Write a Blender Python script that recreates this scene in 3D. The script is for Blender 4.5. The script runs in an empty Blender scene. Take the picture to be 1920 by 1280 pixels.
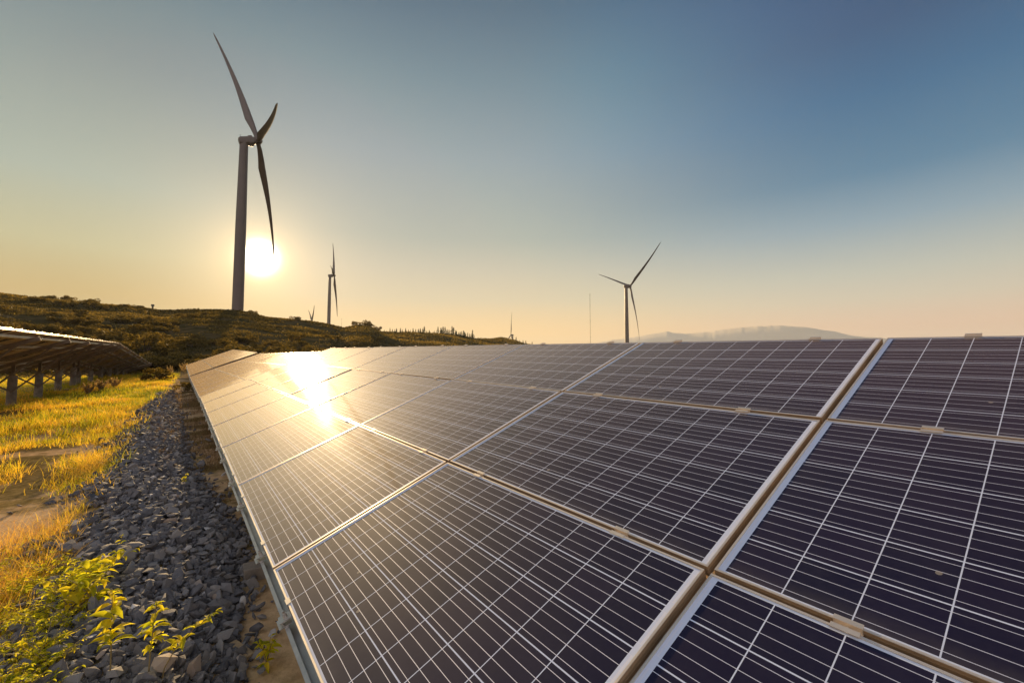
import bpy, math, random
import numpy as np
from mathutils import Matrix, Vector
random.seed(7); rng = np.random.default_rng(7)
C = bpy.context.scene.collection
sc = bpy.context.scene
# ------------------------------------------------------------------ camera
CAMH = 1.6445; FPX = 827.54; PITCH = math.radians(3.5)
cam_d = bpy.data.cameras.new('camera'); cam = bpy.data.objects.new('camera', cam_d); C.objects.link(cam)
cam.location = (0, 0, CAMH); cam.rotation_euler = (math.radians(90)+PITCH, 0, 0)
cam_d.sensor_width = 36; cam_d.lens = FPX/1920*36; cam_d.clip_start = .02; cam_d.clip_end = 40000
sc.camera = cam
# ------------------------------------------------------------------ sky, sun, exposure
SUN = Vector((-0.4896375, 0.84512598, 0.21451621)).normalized()
EL = math.asin(SUN.z); AZ = math.atan2(SUN.x, SUN.y)
sc.view_settings.view_transform = 'Standard'; sc.view_settings.look = 'None'
sc.view_settings.exposure = 0.0; sc.view_settings.gamma = 1; sc.view_settings.use_curve_mapping = False
world = bpy.data.worlds.new('World'); sc.world = world; world.use_nodes = True

class NT:
    def __init__(s, tree): s.t = tree; s.n = tree.nodes; s.l = tree.links
    def new(s, kind, **kw):
        nd = s.n.new(kind)
        for k, v in kw.items(): setattr(nd, k, v)
        return nd
    def put(s, sock, v):
        if isinstance(v, bpy.types.NodeSocket): s.l.new(v, sock)
        elif isinstance(v, (tuple, list)) and sock.type == 'RGBA' and len(v) == 3: sock.default_value = (*v, 1)
        else: sock.default_value = v
    def m(s, op, a, b=0.0, c=None, clamp=False):
        nd = s.new('ShaderNodeMath', operation=op); nd.use_clamp = clamp
        s.put(nd.inputs[0], a); s.put(nd.inputs[1], b)
        if c is not None: s.put(nd.inputs[2], c)
        return nd.outputs[0]
    def mix(s, f, a, b, mode='MIX', clamp=False):
        nd = s.new('ShaderNodeMix', data_type='RGBA', blend_type=mode); nd.clamp_factor = True; nd.clamp_result = clamp
        s.put(nd.inputs[0], f); s.put(nd.inputs[6], a); s.put(nd.inputs[7], b)
        return nd.outputs[2]
    def ramp(s, f, stops, interp='LINEAR'):
        nd = s.new('ShaderNodeValToRGB'); cr = nd.color_ramp; cr.interpolation = interp
        while len(cr.elements) < len(stops): cr.elements.new(.5)
        for e, (p, c) in zip(cr.elements, stops):
            e.position = p; e.color = (c, c, c, 1) if not isinstance(c, tuple) else (*c, 1)
        s.put(nd.inputs[0], f); return nd.outputs[0]
    def noise(s, vec, scale, detail=4, rough=.55, dist=0):
        nd = s.new('ShaderNodeTexNoise'); s.put(nd.inputs['Vector'], vec)
        nd.inputs['Scale'].default_value = scale; nd.inputs['Detail'].default_value = detail
        nd.inputs['Roughness'].default_value = rough; nd.inputs['Distortion'].default_value = dist
        return nd.outputs[0]
def smooth(n, x, a, b):
    nd = n.new('ShaderNodeMapRange', interpolation_type='SMOOTHSTEP'); n.put(nd.inputs[0], x)
    nd.inputs[1].default_value = a; nd.inputs[2].default_value = b; return nd.outputs[0]

w = NT(world.node_tree); w.n.clear()
sky = w.new('ShaderNodeTexSky', sky_type='NISHITA'); sky.sun_disc = False
sky.sun_elevation = EL; sky.sun_rotation = AZ; sky.altitude = 300; sky.air_density = 1.2; sky.dust_density = 3.0; sky.ozone_density = 1.6
tc = w.new('ShaderNodeTexCoord')
nrm = w.new('ShaderNodeVectorMath', operation='NORMALIZE'); w.l.new(tc.outputs['Generated'], nrm.inputs[0])
dot = w.new('ShaderNodeVectorMath', operation='DOT_PRODUCT'); w.l.new(nrm.outputs[0], dot.inputs[0]); dot.inputs[1].default_value = SUN
ang = w.m('MULTIPLY', w.m('ARCCOSINE', w.m('MINIMUM', dot.outputs['Value'], .999999)), 57.2958)     # degrees from the sun
sep = w.new('ShaderNodeSeparateXYZ'); w.l.new(nrm.outputs[0], sep.inputs[0])
elev = w.m('MULTIPLY', w.m('ARCSINE', sep.outputs[2]), 57.2958)
# dusty evening air: a warm low band that cools upwards, deeper blue away from the sun, brightened behind the camera as added fill
def lin(c): return tuple(((x/255+.055)/1.055)**2.4 if x > 10 else x/3294 for x in c)
def band(stops): return w.ramp(w.m('DIVIDE', elev, 90.0, clamp=True), [(e_/90, c) for e_, c in stops])
azm = w.m('MULTIPLY', w.m('ARCTAN2', sep.outputs[0], sep.outputs[1]), 57.2958)
# sky radiance by elevation, left of the sun / ahead / to the right
BAND_L = [(0, (0.432, 0.2578, 0.0212)), (7, (0.4712, 0.3073, 0.063)), (11.5, (0.47, 0.4625, 0.2731)), (17.7, (0.3325, 0.4244, 0.3861)), (28.5, (0.172, 0.2521, 0.2923)), (40, (0.036, 0.1311, 0.2183)), (60, (0.0, 0.0561, 0.1693))]
BAND_C = [(0, (1.1606, 0.6628, 0.2143)), (4.5, (1.1606, 0.7132, 0.2697)), (8.7, (0.7351, 0.6213, 0.4175)), (12.5, (0.57, 0.5432, 0.4377)), (16.4, (0.3843, 0.4408, 0.4117)), (25.7, (0.2569, 0.3441, 0.4033)), (34, (0.1328, 0.2333, 0.3054)), (40.5, (0.0562, 0.1358, 0.2172)), (60, (0.0, 0.0628, 0.1592))]
BAND_R = [(0, (0.8828, 0.5149, 0.3439)), (4.3, (0.8678, 0.5529, 0.3839)), (7, (0.6672, 0.5874, 0.4543)), (9.6, (0.5169, 0.5397, 0.4692)), (14.7, (0.2166, 0.3505, 0.4483)), (19.4, (0.0419, 0.1923, 0.3402)), (26.4, (0.0, 0.1174, 0.2719)), (31.9, (0.0, 0.0715, 0.1973)), (45, (0.0, 0.0425, 0.1623))]
behind = band([(0, (.95, .80, .76)), (10, (.98, .86, .86)), (30, (.90, .87, .95)), (60, (.60, .66, .80)), (90, (.20, .25, .34))])  # out-of-view sky raised above the rest to fill the shadows
skyc = w.mix(smooth(w, azm, -46, -20), band(BAND_L), band(BAND_C))
skyc = w.mix(smooth(w, azm, -4, 43), skyc, band(BAND_R))
midr = w.m('MULTIPLY', w.m('MULTIPLY', smooth(w, azm, -2, 18), w.m('SUBTRACT', 1.0, smooth(w, azm, 26, 46))), smooth(w, elev, 20, 34))
skyc = w.mix(midr, skyc, w.mix(1.0, skyc, (.90, 1.16, 1.17), 'MULTIPLY'))
skyc = w.mix(smooth(w, w.m('ABSOLUTE', azm), 85, 130), skyc, behind)
nish = w.new('ShaderNodeVectorMath', operation='SCALE'); w.l.new(sky.outputs[0], nish.inputs[0]); nish.inputs['Scale'].default_value = .10
nmin = w.new('ShaderNodeVectorMath', operation='MINIMUM'); w.l.new(nish.outputs[0], nmin.inputs[0]); nmin.inputs[1].default_value = (.8, .6, .35)
skyc = w.mix(.06, skyc, nmin.outputs[0])
def expo(k): return w.m('POWER', 2.71828, w.m('DIVIDE', ang, -k))
EXPO = 0.9; sc.view_settings.exposure = EXPO
bg = w.new('ShaderNodeBackground'); w.put(bg.inputs[0], skyc); bg.inputs[1].default_value = 2**-EXPO
core = w.m('POWER', 2.71828, w.m('MULTIPLY', w.m('POWER', w.m('DIVIDE', ang, 1.15), 2.0), -1.0))
g1 = w.new('ShaderNodeBackground'); w.put(g1.inputs[0], (1, .93, .74)); w.put(g1.inputs[1], w.m('MULTIPLY', core, 9.0))
g2 = w.new('ShaderNodeBackground'); w.put(g2.inputs[0], (1, .64, .28)); w.put(g2.inputs[1], w.m('ADD', w.m('MULTIPLY', expo(1.3), 1.1), w.m('MULTIPLY', expo(5.), .52)))
a1 = w.new('ShaderNodeAddShader'); a2 = w.new('ShaderNodeAddShader'); wo = w.new('ShaderNodeOutputWorld')
w.l.new(bg.outputs[0], a1.inputs[0]); w.l.new(g1.outputs[0], a1.inputs[1]); w.l.new(a1.outputs[0], a2.inputs[0]); w.l.new(g2.outputs[0], a2.inputs[1]); w.l.new(a2.outputs[0], wo.inputs[0])
sd = bpy.data.lights.new('sun', 'SUN'); sd.energy = 5.0; sd.angle = math.radians(.53); sd.color = (1, .70, .36)
so = bpy.data.objects.new('sun', sd); C.objects.link(so); so.rotation_euler = (-SUN).to_track_quat('-Z', 'Y').to_euler(); so.location = SUN*50

# ------------------------------------------------------------------ helpers
def tag(o, label=None, cat=None, group=None, kind=None):
    if label: o['label'] = label
    if cat: o['category'] = cat
    if group: o['group'] = group
    if kind: o['kind'] = kind
    return o
def mesh_np(name, V, F, mats, parent=None, smooth_=False, mi=None, attr=None, uv=None):
    """V (n,3); F list of int arrays (k,3)/(k,4) or list of tuples"""
    V = np.asarray(V, np.float32)
    if isinstance(F, np.ndarray): F = [F]
    me = bpy.data.meshes.new(name)
    if F and isinstance(F[0], np.ndarray):
        loops = np.concatenate([f.reshape(-1) for f in F]); tot = np.concatenate([np.full(len(f), f.shape[1], np.int32) for f in F])
        starts = np.concatenate([[0], np.cumsum(tot)[:-1]]).astype(np.int32)
        me.vertices.add(len(V)); me.vertices.foreach_set('co', V.ravel())
        me.loops.add(len(loops)); me.loops.foreach_set('vertex_index', loops.astype(np.int32))
        me.polygons.add(len(tot)); me.polygons.foreach_set('loop_start', starts); me.polygons.foreach_set('loop_total', tot)
    else: me.from_pydata(V.tolist(), [], F)
    for m_ in (mats if isinstance(mats, (list, tuple)) else [mats]): me.materials.append(m_)
    if mi is not None: me.polygons.foreach_set('material_index', np.asarray(mi, np.int32))
    me.polygons.foreach_set('use_smooth', np.full(len(me.polygons), bool(smooth_)))
    if attr is not None:
        a = me.attributes.new('tint', 'FLOAT', 'POINT'); a.data.foreach_set('value', np.asarray(attr, np.float32))
    if uv is not None:
        u = me.uv_layers.new(name='UVMap'); li = np.empty(len(me.loops), np.int32); me.loops.foreach_get('vertex_index', li)
        u.data.foreach_set('uv', np.asarray(uv, np.float32)[li].ravel())
    me.update(calc_edges=True); me.validate()
    o = bpy.data.objects.new(name, me); C.objects.link(o)
    if parent: o.parent = parent
    return o
class MB:
    """collects simple solids in one mesh"""
    def __init__(s): s.v = []; s.f = []; s.m = []
    def add(s, v, f, m=0):
        b = len(s.v); s.v += [tuple(x) for x in v]; s.f += [tuple(b+i for i in q) for q in f]; s.m += [m]*len(f)
    def box(s, a, b, m=0, M=None):
        (x0, y0, z0), (x1, y1, z1) = a, b
        v = [(x0,y0,z0),(x1,y0,z0),(x1,y1,z0),(x0,y1,z0),(x0,y0,z1),(x1,y0,z1),(x1,y1,z1),(x0,y1,z1)]
        if M is not None: v = [tuple(M @ Vector(p)) for p in v]
        s.add(v, [(0,3,2,1),(4,5,6,7),(0,1,5,4),(1,2,6,5),(2,3,7,6),(3,0,4,7)], m)
    def bar(s, p, q, wd, ht, up=(0,0,1), m=0):
        p, q = Vector(p), Vector(q); d = (q-p).normalized(); u = Vector(up); sx = d.cross(u).normalized(); u = sx.cross(d)
        v = [pt + sx*a*wd/2 + u*b*ht/2 for pt in (p, q) for a, b in ((-1,-1),(1,-1),(1,1),(-1,1))]
        s.add(v, [(0,1,2,3),(7,6,5,4),(0,4,5,1),(1,5,6,2),(2,6,7,3),(3,7,4,0)], m)
    def channel(s, p, q, wd, ht, t=.004, up=(0,0,1), lip=.012):
        """open C channel, opening upward"""
        p, q = Vector(p), Vector(q); d = (q-p).normalized(); u = Vector(up); sx = d.cross(u).normalized(); u = sx.cross(d)
        s.bar(p-u*(ht/2-t/2), q-u*(ht/2-t/2), wd, t, up)
        for k in (-1, 1):
            s.bar(p+sx*k*(wd/2-t/2)+u*t/2, q+sx*k*(wd/2-t/2)+u*t/2, t, ht-t, up)
            s.bar(p+sx*k*(wd/2-t-lip/2)+u*(ht/2-t/2), q+sx*k*(wd/2-t-lip/2)+u*(ht/2-t/2), lip, t, up)
    def tube(s, pts, rad, n=12, m=0, cap=True):
        pts = [Vector(p) for p in pts]; b = len(s.v)
        rad = rad if isinstance(rad, (list, tuple)) else [rad]*len(pts)
        ref = Vector((0,0,1)) if abs((pts[-1]-pts[0]).normalized().z) < .9 else Vector((1,0,0))
        for i, p in enumerate(pts):
            d = (pts[min(i+1, len(pts)-1)]-pts[max(i-1, 0)]).normalized(); sx = d.cross(ref).normalized(); sy = sx.cross(d)
            s.v += [tuple(p + (sx*math.cos(2*math.pi*k/n)+sy*math.sin(2*math.pi*k/n))*rad[i]) for k in range(n)]
        for i in range(len(pts)-1):
            for k in range(n):
                a = b+i*n+k; c = b+i*n+(k+1) % n; s.f.append((a, c, c+n, a+n)); s.m.append(m)
        if cap:
            s.f += [tuple(b+n-1-k for k in range(n)), tuple(b+(len(pts)-1)*n+k for k in range(n))]; s.m += [m, m]
    def build(s, name, mats, parent=None, world=False, bevel=0, smooth_=False):
        v = s.v
        if world and parent: Mi = parent.matrix_world.inverted(); v = [tuple(Mi @ Vector(p)) for p in v]
        me = bpy.data.meshes.new(name); me.from_pydata(v, [], s.f)
        for mt in (mats if isinstance(mats, (list, tuple)) else [mats]): me.materials.append(mt)
        me.polygons.foreach_set('material_index', s.m)
        if smooth_:
            me.polygons.foreach_set('use_smooth', [True]*len(me.polygons)); me.set_sharp_from_angle(angle=math.radians(40))
        me.update(); o = bpy.data.objects.new(name, me); C.objects.link(o)
        if parent: o.parent = parent
        if bevel:
            b = o.modifiers.new('bevel', 'BEVEL'); b.width = bevel; b.segments = 2; b.limit_method = 'ANGLE'
        return o
def empty(name, mat=None, loc=None):
    o = bpy.data.objects.new(name, None); C.objects.link(o); o.empty_display_size = .3
    if mat is not None: o.matrix_world = mat
    if loc is not None: o.location = loc; o.matrix_world = Matrix.Translation(loc)
    return o
def material(name): 
    m = bpy.data.materials.new(name); m.use_nodes = True; n = NT(m.node_tree); n.n.clear(); return m, n
def finish(n, bsdf): o = n.new('ShaderNodeOutputMaterial'); n.l.new(bsdf, o.inputs[0]); return o
def princ(n, base=(.5,.5,.5), rough=.5, metal=0., **kw):
    p = n.new('ShaderNodeBsdfPrincipled'); n.put(p.inputs['Base Color'], base); n.put(p.inputs['Roughness'], rough); n.put(p.inputs['Metallic'], metal)
    for k, v in kw.items(): n.put(p.inputs[k.replace('_', ' ')], v)
    return p
def bump(n, p, h, strength=.3, dist=.01):
    b = n.new('ShaderNodeBump'); b.inputs['Strength'].default_value = strength; b.inputs['Distance'].default_value = dist
    n.put(b.inputs['Height'], h); n.l.new(b.outputs[0], p.inputs['Normal'])

# value noise for shaping
_tab = np.random.default_rng(3).random((256, 256))
def vnoise(x, y):
    xi = np.floor(x).astype(int); yi = np.floor(y).astype(int); fx = x-xi; fy = y-yi; fx = fx*fx*(3-2*fx); fy = fy*fy*(3-2*fy)
    g = lambda a, b: _tab[a & 255, b & 255]
    return (g(xi, yi)*(1-fx)+g(xi+1, yi)*fx)*(1-fy)+(g(xi, yi+1)*(1-fx)+g(xi+1, yi+1)*fx)*fy - .5
def fbm(x, y, o=4):
    r = 0; a = 1
    for k in range(o): r = r + a*vnoise(x*2**k+17.3*k, y*2**k+5.1*k); a *= .5
    return r

# ------------------------------------------------------------------ directions
ct, st = math.cos(PITCH), math.sin(PITCH)
def ray(px, py):
    x = (px-960)/FPX; y = (py-640)/FPX; return np.array([x, ct + y*st, -y*ct + st])
def atdepth(px, py, Z): return ray(px, py)*Z + [0, 0, CAMH]
RX = np.array([0.6006385, -0.79887952, -0.03201413]); SY = np.array([0.7439163, 0.54374584, 0.38849582]); NZ = np.array([-0.29295380, -0.25716138, 0.92089418])
ORG = np.array([-0.15082295, 0.83187512, 0.64314942]); PU, PV = 1.6409, 1.01
HR = np.array([-.601, .7993]); HQ = np.array([.7993, .601])      # horizontal: along the rows, across them

# silhouette of the hills: direction, distance
SIL = [(-900,520,260),(-300,540,250),(0,552,245),(60,559,242),(130,564,240),(200,571,238),(240,573,236),(300,580,235),(370,577,235),(430,580,236),(460,584,236),(500,593,236),(560,598,238),(610,605,240),
       (645,611,243),(668,606,246),(695,608,250),(716,618,275),(745,623,330),(800,624,390),(850,629,420),(888,637,450),(920,636,560),(940,633.5,600),(965,639,640),(985,645,700),(1040,652,900),(1120,668,800),(1300,680,700),(1900,684,700),(2600,688,700)]
_az, _te, _D = [], [], []
for a, b, d in SIL:
    r_ = ray(a, b); _az.append(math.atan2(r_[0], r_[1])); _te.append(r_[2]/math.hypot(r_[0], r_[1]) - (.0045 if d < 300 else .0015)); _D.append(d)
_az = np.array(_az); _te = np.array(_te); _D = np.array(_D, float)
def near_z(x, y):
    r = x*HR[0]+y*HR[1]; q = x*HQ[0]+y*HQ[1]
    r = np.where(r > 30, 30+8*np.tanh((r-30)/16), np.maximum(r, -20))
    q = 7*np.tanh(q/7)
    z = .032*r + .05*q
    return z
def gravel_line(r): # lateral coordinate of the strip's two edges, along r
    ql = np.interp(r, [-1, 2.5, 3.3, 4.6, 5.7, 6.6, 9.6, 13, 16, 22], [-1.2, -.95, -.80, -.66, -.72, -.75, -.76, -.81, -.75, -.62])
    qr = np.interp(r, [-1, 2.5, 3.3, 4.4, 5.2, 6.4, 7.6, 9.9, 13, 17, 22], [.30, .30, .36, .50, .42, .29, .19, .11, .03, -.07, -.25])
    return ql, qr
def _S(t): t = np.clip(t, 0, 1); return t*t*(3-2*t)
_scale_tab = None
def hill_z(az, d, scale=None):
    te = np.interp(az, _az, _te); D = np.interp(az, _az, _D)
    zc = te*D + CAMH
    if scale is not None: zc = zc*scale
    elif _scale_tab is not None: zc = zc*np.interp(az, _scale_tab[0], _scale_tab[1])
    return zc, D
_aa = np.linspace(_az[0], _az[-1], 400); _sc = np.ones(400)
for it in range(4):
    zc, D = hill_z(_aa, None, _sc); best = np.full(400, -9.)
    for t in np.linspace(.5, 1.0, 26):
        d = t*D; zn = near_z(np.sin(_aa)*d, np.cos(_aa)*d); z = zn + (zc-zn)*_S((d-42)/(D-42))
        best = np.maximum(best, (z-CAMH)/d)
    te = np.interp(_aa, _az, _te); _sc *= np.where(np.abs(best) > 1e-3, np.clip(te/best, .8, 1.2), 1)
_scale_tab = (_aa, _sc)
def ground(x, y, detail=True):
    x = np.asarray(x, float); y = np.asarray(y, float); d = np.hypot(x, y); az = np.arctan2(x, y)
    zn = near_z(x, y); zc, D = hill_z(az, d)
    back = _S((np.abs(az)-1.35)/.5); zc = zc*(1-back)+1.0*back
    z = zn + (zc-zn)*_S((d-42)/(D-42)) - np.clip(d-D*1.05, 0, None)*.012
    z = np.maximum(z, -30)
    if detail:
        z = z + _S((d-40)/90)*(fbm(x/34, y/34, 4)*1.7*np.clip(1.15-d/2500, 0, 1)*(1-.72*np.exp(-((d-D)/30)**2)))
        r = x*HR[0]+y*HR[1]; q = x*HQ[0]+y*HQ[1]
        ql, qr = gravel_line(r); c = (ql+qr)/2; hw = (qr-ql)/2
        z = z + .16*np.clip(1-((q-c+.1)/(hw*1.1))**2, 0, 1)*_S((r+1)/2)*_S((24-r)/5)
        z = z + (.10*fbm(x/1.6, y/1.6, 3)+.02*fbm(x*3, y*3, 2))*_S((60-d)/30)*(1-_S((q+.9)/1.0)*.8)
    return z
def hit(px, py, tmax=400):
    r_ = ray(px, py); t = np.linspace(.5, tmax, 6000) if tmax > 60 else np.linspace(.5, tmax, 3000)
    P = r_[None]*t[:, None]; g = ground(P[:, 0], P[:, 1]); k = np.argmax(P[:, 2]+CAMH < g)
    return Vector((P[k, 0], P[k, 1], g[k]))

def crest(px_, k=1.0):
    # the point of the hill that stands highest against the sky in this direction
    r_ = ray(px_, 600); h_ = math.hypot(r_[0], r_[1]); d = np.linspace(60, 1000, 1400); x, y = r_[0]/h_*d, r_[1]/h_*d; g = ground(x, y)
    i = int(np.argmax((g-CAMH)/d)); return x[i]*k, y[i]*k, float(ground(x[i]*k, y[i]*k))
# ------------------------------------------------------------------ materials
def paint(name, col, rough=.5, metal=0., var=.12, scale=6., bumps=0):
    m, n = material(name); t = n.new('ShaderNodeTexCoord').outputs['Object']; nz = n.noise(t, scale, 5)
    c = n.mix(n.ramp(nz, [(.3, 0.), (.7, 1.)]), tuple(x*(1-var) for x in col), tuple(min(1, x*(1+var)) for x in col))
    p = princ(n, c, n.m('ADD', rough-.08, n.m('MULTIPLY', nz, .16)), metal)
    if bumps: bump(n, p, n.noise(t, scale*8, 4), bumps, .004)
    finish(n, p.outputs[0]); return m
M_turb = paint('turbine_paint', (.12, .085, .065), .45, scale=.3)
M_dark = paint('dark_metal', (.06, .06, .06), .5)
M_alu = paint('frame_aluminium', (.80, .69, .55), .40, .6, var=.06, scale=9)
M_wall = paint('shaded_frame_wall', (.30, .20, .11), .85, .0, var=.25, scale=7)  # frame sides darkened in the colour to stand for shade
M_rafter = paint('shaded_steel', (.19, .145, .10), .6, .3, var=.2, scale=9)  # beams, posts and braces: steel coloured darker for the shade underneath
M_steel = paint('galvanised_steel', (.56, .53, .49), .42, .75, var=.15, scale=14)
M_bolt = paint('bolt_steel', (.35, .35, .36), .35, .9)
M_wood = paint('weathered_wood', (.10, .075, .05), .9)
def m_concrete():
    m, n = material('pillar_concrete'); t = n.new('ShaderNodeTexCoord').outputs['Object']
    sp = n.new('ShaderNodeSeparateXYZ'); n.l.new(t, sp.inputs[0])
    nz = n.noise(t, 7, 8, .65); c = n.mix(n.ramp(nz, [(.35, 0.), (.65, 1.)]), (.17, .14, .11), (.31, .26, .20))
    st2 = n.noise(t, 1.4, 4); c = n.mix(n.m('MULTIPLY', n.ramp(st2, [(.5, 0.), (.6, 1.)]), .5), c, (.16, .13, .10))
    p = princ(n, c, .9); bump(n, p, n.noise(t, 60, 6), .5, .006); finish(n, p.outputs[0]); return m
M_conc = m_concrete()
CELL, CELLY, LIP = .1569, .1613, .0065
LX, LY = PU-.022, PV-.018
CX0 = (LX-10*CELL)/2; CY0 = (LY-6*CELLY)/2
def m_cells():
    m, n = material('solar_cells'); uvn = n.new('ShaderNodeUVMap'); uvn.uv_map = 'UVMap'
    sp = n.new('ShaderNodeSeparateXYZ'); n.l.new(uvn.outputs[0], sp.inputs[0]); u, v = sp.outputs[0], sp.outputs[1]   # in cells
    tri = lambda x: n.m('ABSOLUTE', n.m('SUBTRACT', n.m('FRACT', n.m('ADD', x, .5)), .5))        # distance to nearest integer
    lt = lambda x, k: n.m('LESS_THAN', x, k)
    gx = lt(tri(u), .0105); gy = lt(tri(v), .0135)
    gap = n.m('MAXIMUM', gx, gy)
    out = n.m('MAXIMUM', n.m('MAXIMUM', lt(u, .0), n.m('GREATER_THAN', u, 10.)), n.m('MAXIMUM', lt(v, .0), n.m('GREATER_THAN', v, 6.)))
    white = n.m('MAXIMUM', gap, out)
    bar = lt(tri(n.m('SUBTRACT', n.m('MULTIPLY', v, 4.), .5)), .0215)
    inx = n.m('MULTIPLY', n.m('GREATER_THAN', u, -.05), lt(u, 10.05)); iny = n.m('MULTIPLY', n.m('GREATER_THAN', v, .0), lt(v, 6.))
    bar = n.m('MULTIPLY', bar, n.m('MULTIPLY', inx, iny))
    # collector ribbons in the end margins: dashes in pairs of cells
    rib = n.m('MULTIPLY', n.m('MAXIMUM', n.m('MULTIPLY', lt(u, -.05), n.m('GREATER_THAN', u, -.085)), n.m('MULTIPLY', n.m('GREATER_THAN', u, 10.05), lt(u, 10.085))),
              n.m('MULTIPLY', n.m('GREATER_THAN', tri(n.m('MULTIPLY', v, 1.)), .12), iny))
    metal = n.m('MAXIMUM', bar, rib)
    info = n.new('ShaderNodeObjectInfo'); obj = n.new('ShaderNodeTexCoord').outputs['Object']
    nz = n.noise(obj, 3.5, 4); vor = n.new('ShaderNodeTexVoronoi'); n.l.new(obj, vor.inputs['Vector']); vor.inputs['Scale'].default_value = 55
    cellv = n.new('ShaderNodeTexWhiteNoise', noise_dimensions='3D'); cb = n.new('ShaderNodeCombineXYZ'); n.l.new(n.m('FLOOR', u), cb.inputs[0]); n.l.new(n.m('FLOOR', v), cb.inputs[1]); n.l.new(info.outputs['Random'], cb.inputs[2]); n.l.new(cb.outputs[0], cellv.inputs[0])
    dark = n.mix(cellv.outputs[0], (.0038, .0033, .0215), (.0120, .0075, .0290))
    dark = n.mix(n.m('MULTIPLY', vor.outputs['Distance'], .35), dark, (.016, .013, .035))
    base = n.mix(white, dark, (.64, .69, .82)); base = n.mix(metal, base, (.74, .75, .84))
    # thin dust on the glass and a few dried splashes
    ws = n.new('ShaderNodeTexCoord').outputs['Object']
    spot = n.new('ShaderNodeTexVoronoi'); n.l.new(ws, spot.inputs['Vector']); spot.inputs['Scale'].default_value = 4.2
    sp1 = n.m('MULTIPLY', lt(spot.outputs['Distance'], n.m('MULTIPLY', n.noise(ws, 9, 2), .075)), .55)
    dust = n.m('ADD', n.m('MULTIPLY', n.ramp(n.noise(ws, 5, 6, .7), [(.35, 0.), (.75, 1.)]), .026), .003)
    low = n.m('MULTIPLY', n.m('SUBTRACT', 1.0, smooth(n, v, -.1, .5)), n.m('MULTIPLY', n.noise(ws, 14, 4), .16))
    base = n.mix(n.m('MAXIMUM', n.m('ADD', dust, low), sp1), base, (.42, .36, .28))
    rough = n.m('ADD', n.m('MULTIPLY', nz, .05), n.m('SUBTRACT', .60, n.m('MULTIPLY', metal, .06)))
    p = princ(n, base, rough, n.m('MULTIPLY', metal, .25), Coat_Weight=1.0, Coat_IOR=1.42); p.inputs['Specular IOR Level'].default_value = .036; p.inputs['Sheen Weight'].default_value = .16; p.inputs['Sheen Roughness'].default_value = .35; p.inputs['Sheen Tint'].default_value = (1, .72, .40, 1)
    n.put(p.inputs['Coat Roughness'], n.m('ADD', .045, n.m('MULTIPLY', n.noise(ws, 2.2, 5, .7), .035)))
    finish(n, p.outputs[0]); return m
M_cells = m_cells()
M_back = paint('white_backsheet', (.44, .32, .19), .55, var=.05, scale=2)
M_plastic = paint('black_plastic', (.02, .02, .02), .5)

def m_ground():
    m, n = material('ground_soil'); g = n.new('ShaderNodeNewGeometry').outputs['Position']
    sp = n.new('ShaderNodeSeparateXYZ'); n.l.new(g, sp.inputs[0])
    ln = n.new('ShaderNodeVectorMath', operation='LENGTH'); n.l.new(g, ln.inputs[0]); dist = ln.outputs['Value']
    n1 = n.noise(g, .9, 8, .65); n2 = n.noise(g, 9, 8, .7); n3 = n.noise(g, .06, 6, .6, .6); n4 = n.noise(g, .25, 6, .65)
    sand = n.mix(n.ramp(n2, [(.3, 0.), (.7, 1.)]), (.48, .30, .15), (.74, .52, .29))
    litter = n.mix(n.ramp(n2, [(.35, 0.), (.6, 1.)]), (.13, .095, .035), (.30, .21, .08))
    near = n.mix(n.ramp(n1, [(.46, 0.), (.56, 1.)]), litter, sand)
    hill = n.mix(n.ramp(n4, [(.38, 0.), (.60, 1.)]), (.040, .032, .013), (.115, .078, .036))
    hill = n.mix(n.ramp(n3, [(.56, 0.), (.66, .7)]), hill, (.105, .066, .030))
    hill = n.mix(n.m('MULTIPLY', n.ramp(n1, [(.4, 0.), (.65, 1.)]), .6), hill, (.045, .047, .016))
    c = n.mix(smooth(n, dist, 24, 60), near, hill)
    p = princ(n, c, 1.0); p.inputs['Specular IOR Level'].default_value = 0
    bump(n, p, n.m('ADD', n.m('MULTIPLY', n2, .5), n.m('MULTIPLY', n.noise(g, 60, 4), .2)), .7, .03)
    finish(n, p.outputs[0]); return m
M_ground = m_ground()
def leafy(name, stops, trans=.5, rough=.6, spec=.08):
    """foliage: colour by the per-leaf tint, light passes through"""
    m, n = material(name); a = n.new('ShaderNodeAttribute'); a.attribute_name = 'tint'
    c = n.ramp(a.outputs['Fac'], stops)
    p = princ(n, c, rough); p.inputs['Specular IOR Level'].default_value = spec
    tr = n.new('ShaderNodeBsdfTranslucent'); n.put(tr.inputs[0], c)
    tr.inputs[0].default_value = (1, 1, 1, 1)
    gm = n.mix(1.0, c, (1.35, 1.3, .55), 'MULTIPLY'); n.put(tr.inputs[0], gm)
    mx = n.new('ShaderNodeMixShader'); mx.inputs[0].default_value = trans; n.l.new(p.outputs[0], mx.inputs[1]); n.l.new(tr.outputs[0], mx.inputs[2])
    finish(n, mx.outputs[0]); return m
M_grass = leafy('grass_blades', [(0, (.20, .25, .03)), (.28, (.50, .46, .05)), (.55, (.78, .52, .065)), (.85, (.88, .57, .16)), (1, (.50, .22, .08))], .62)
M_weed = leafy('weed_leaves', [(0, (.26, .34, .03)), (.5, (.58, .56, .04)), (1, (.82, .66, .06))], .75, .6, .15)
M_dry = leafy('dry_weeds', [(0, (.10, .06, .03)), (.5, (.20, .12, .06)), (1, (.34, .22, .11))], .35)
M_plume = leafy('dry_plumes', [(0, (.30, .19, .12)), (1, (.50, .36, .24))], .55)
M_shrub = leafy('shrub_leaves', [(0, (.060, .046, .015)), (.6, (.160, .110, .032)), (1, (.33, .22, .060))], .40)
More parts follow.
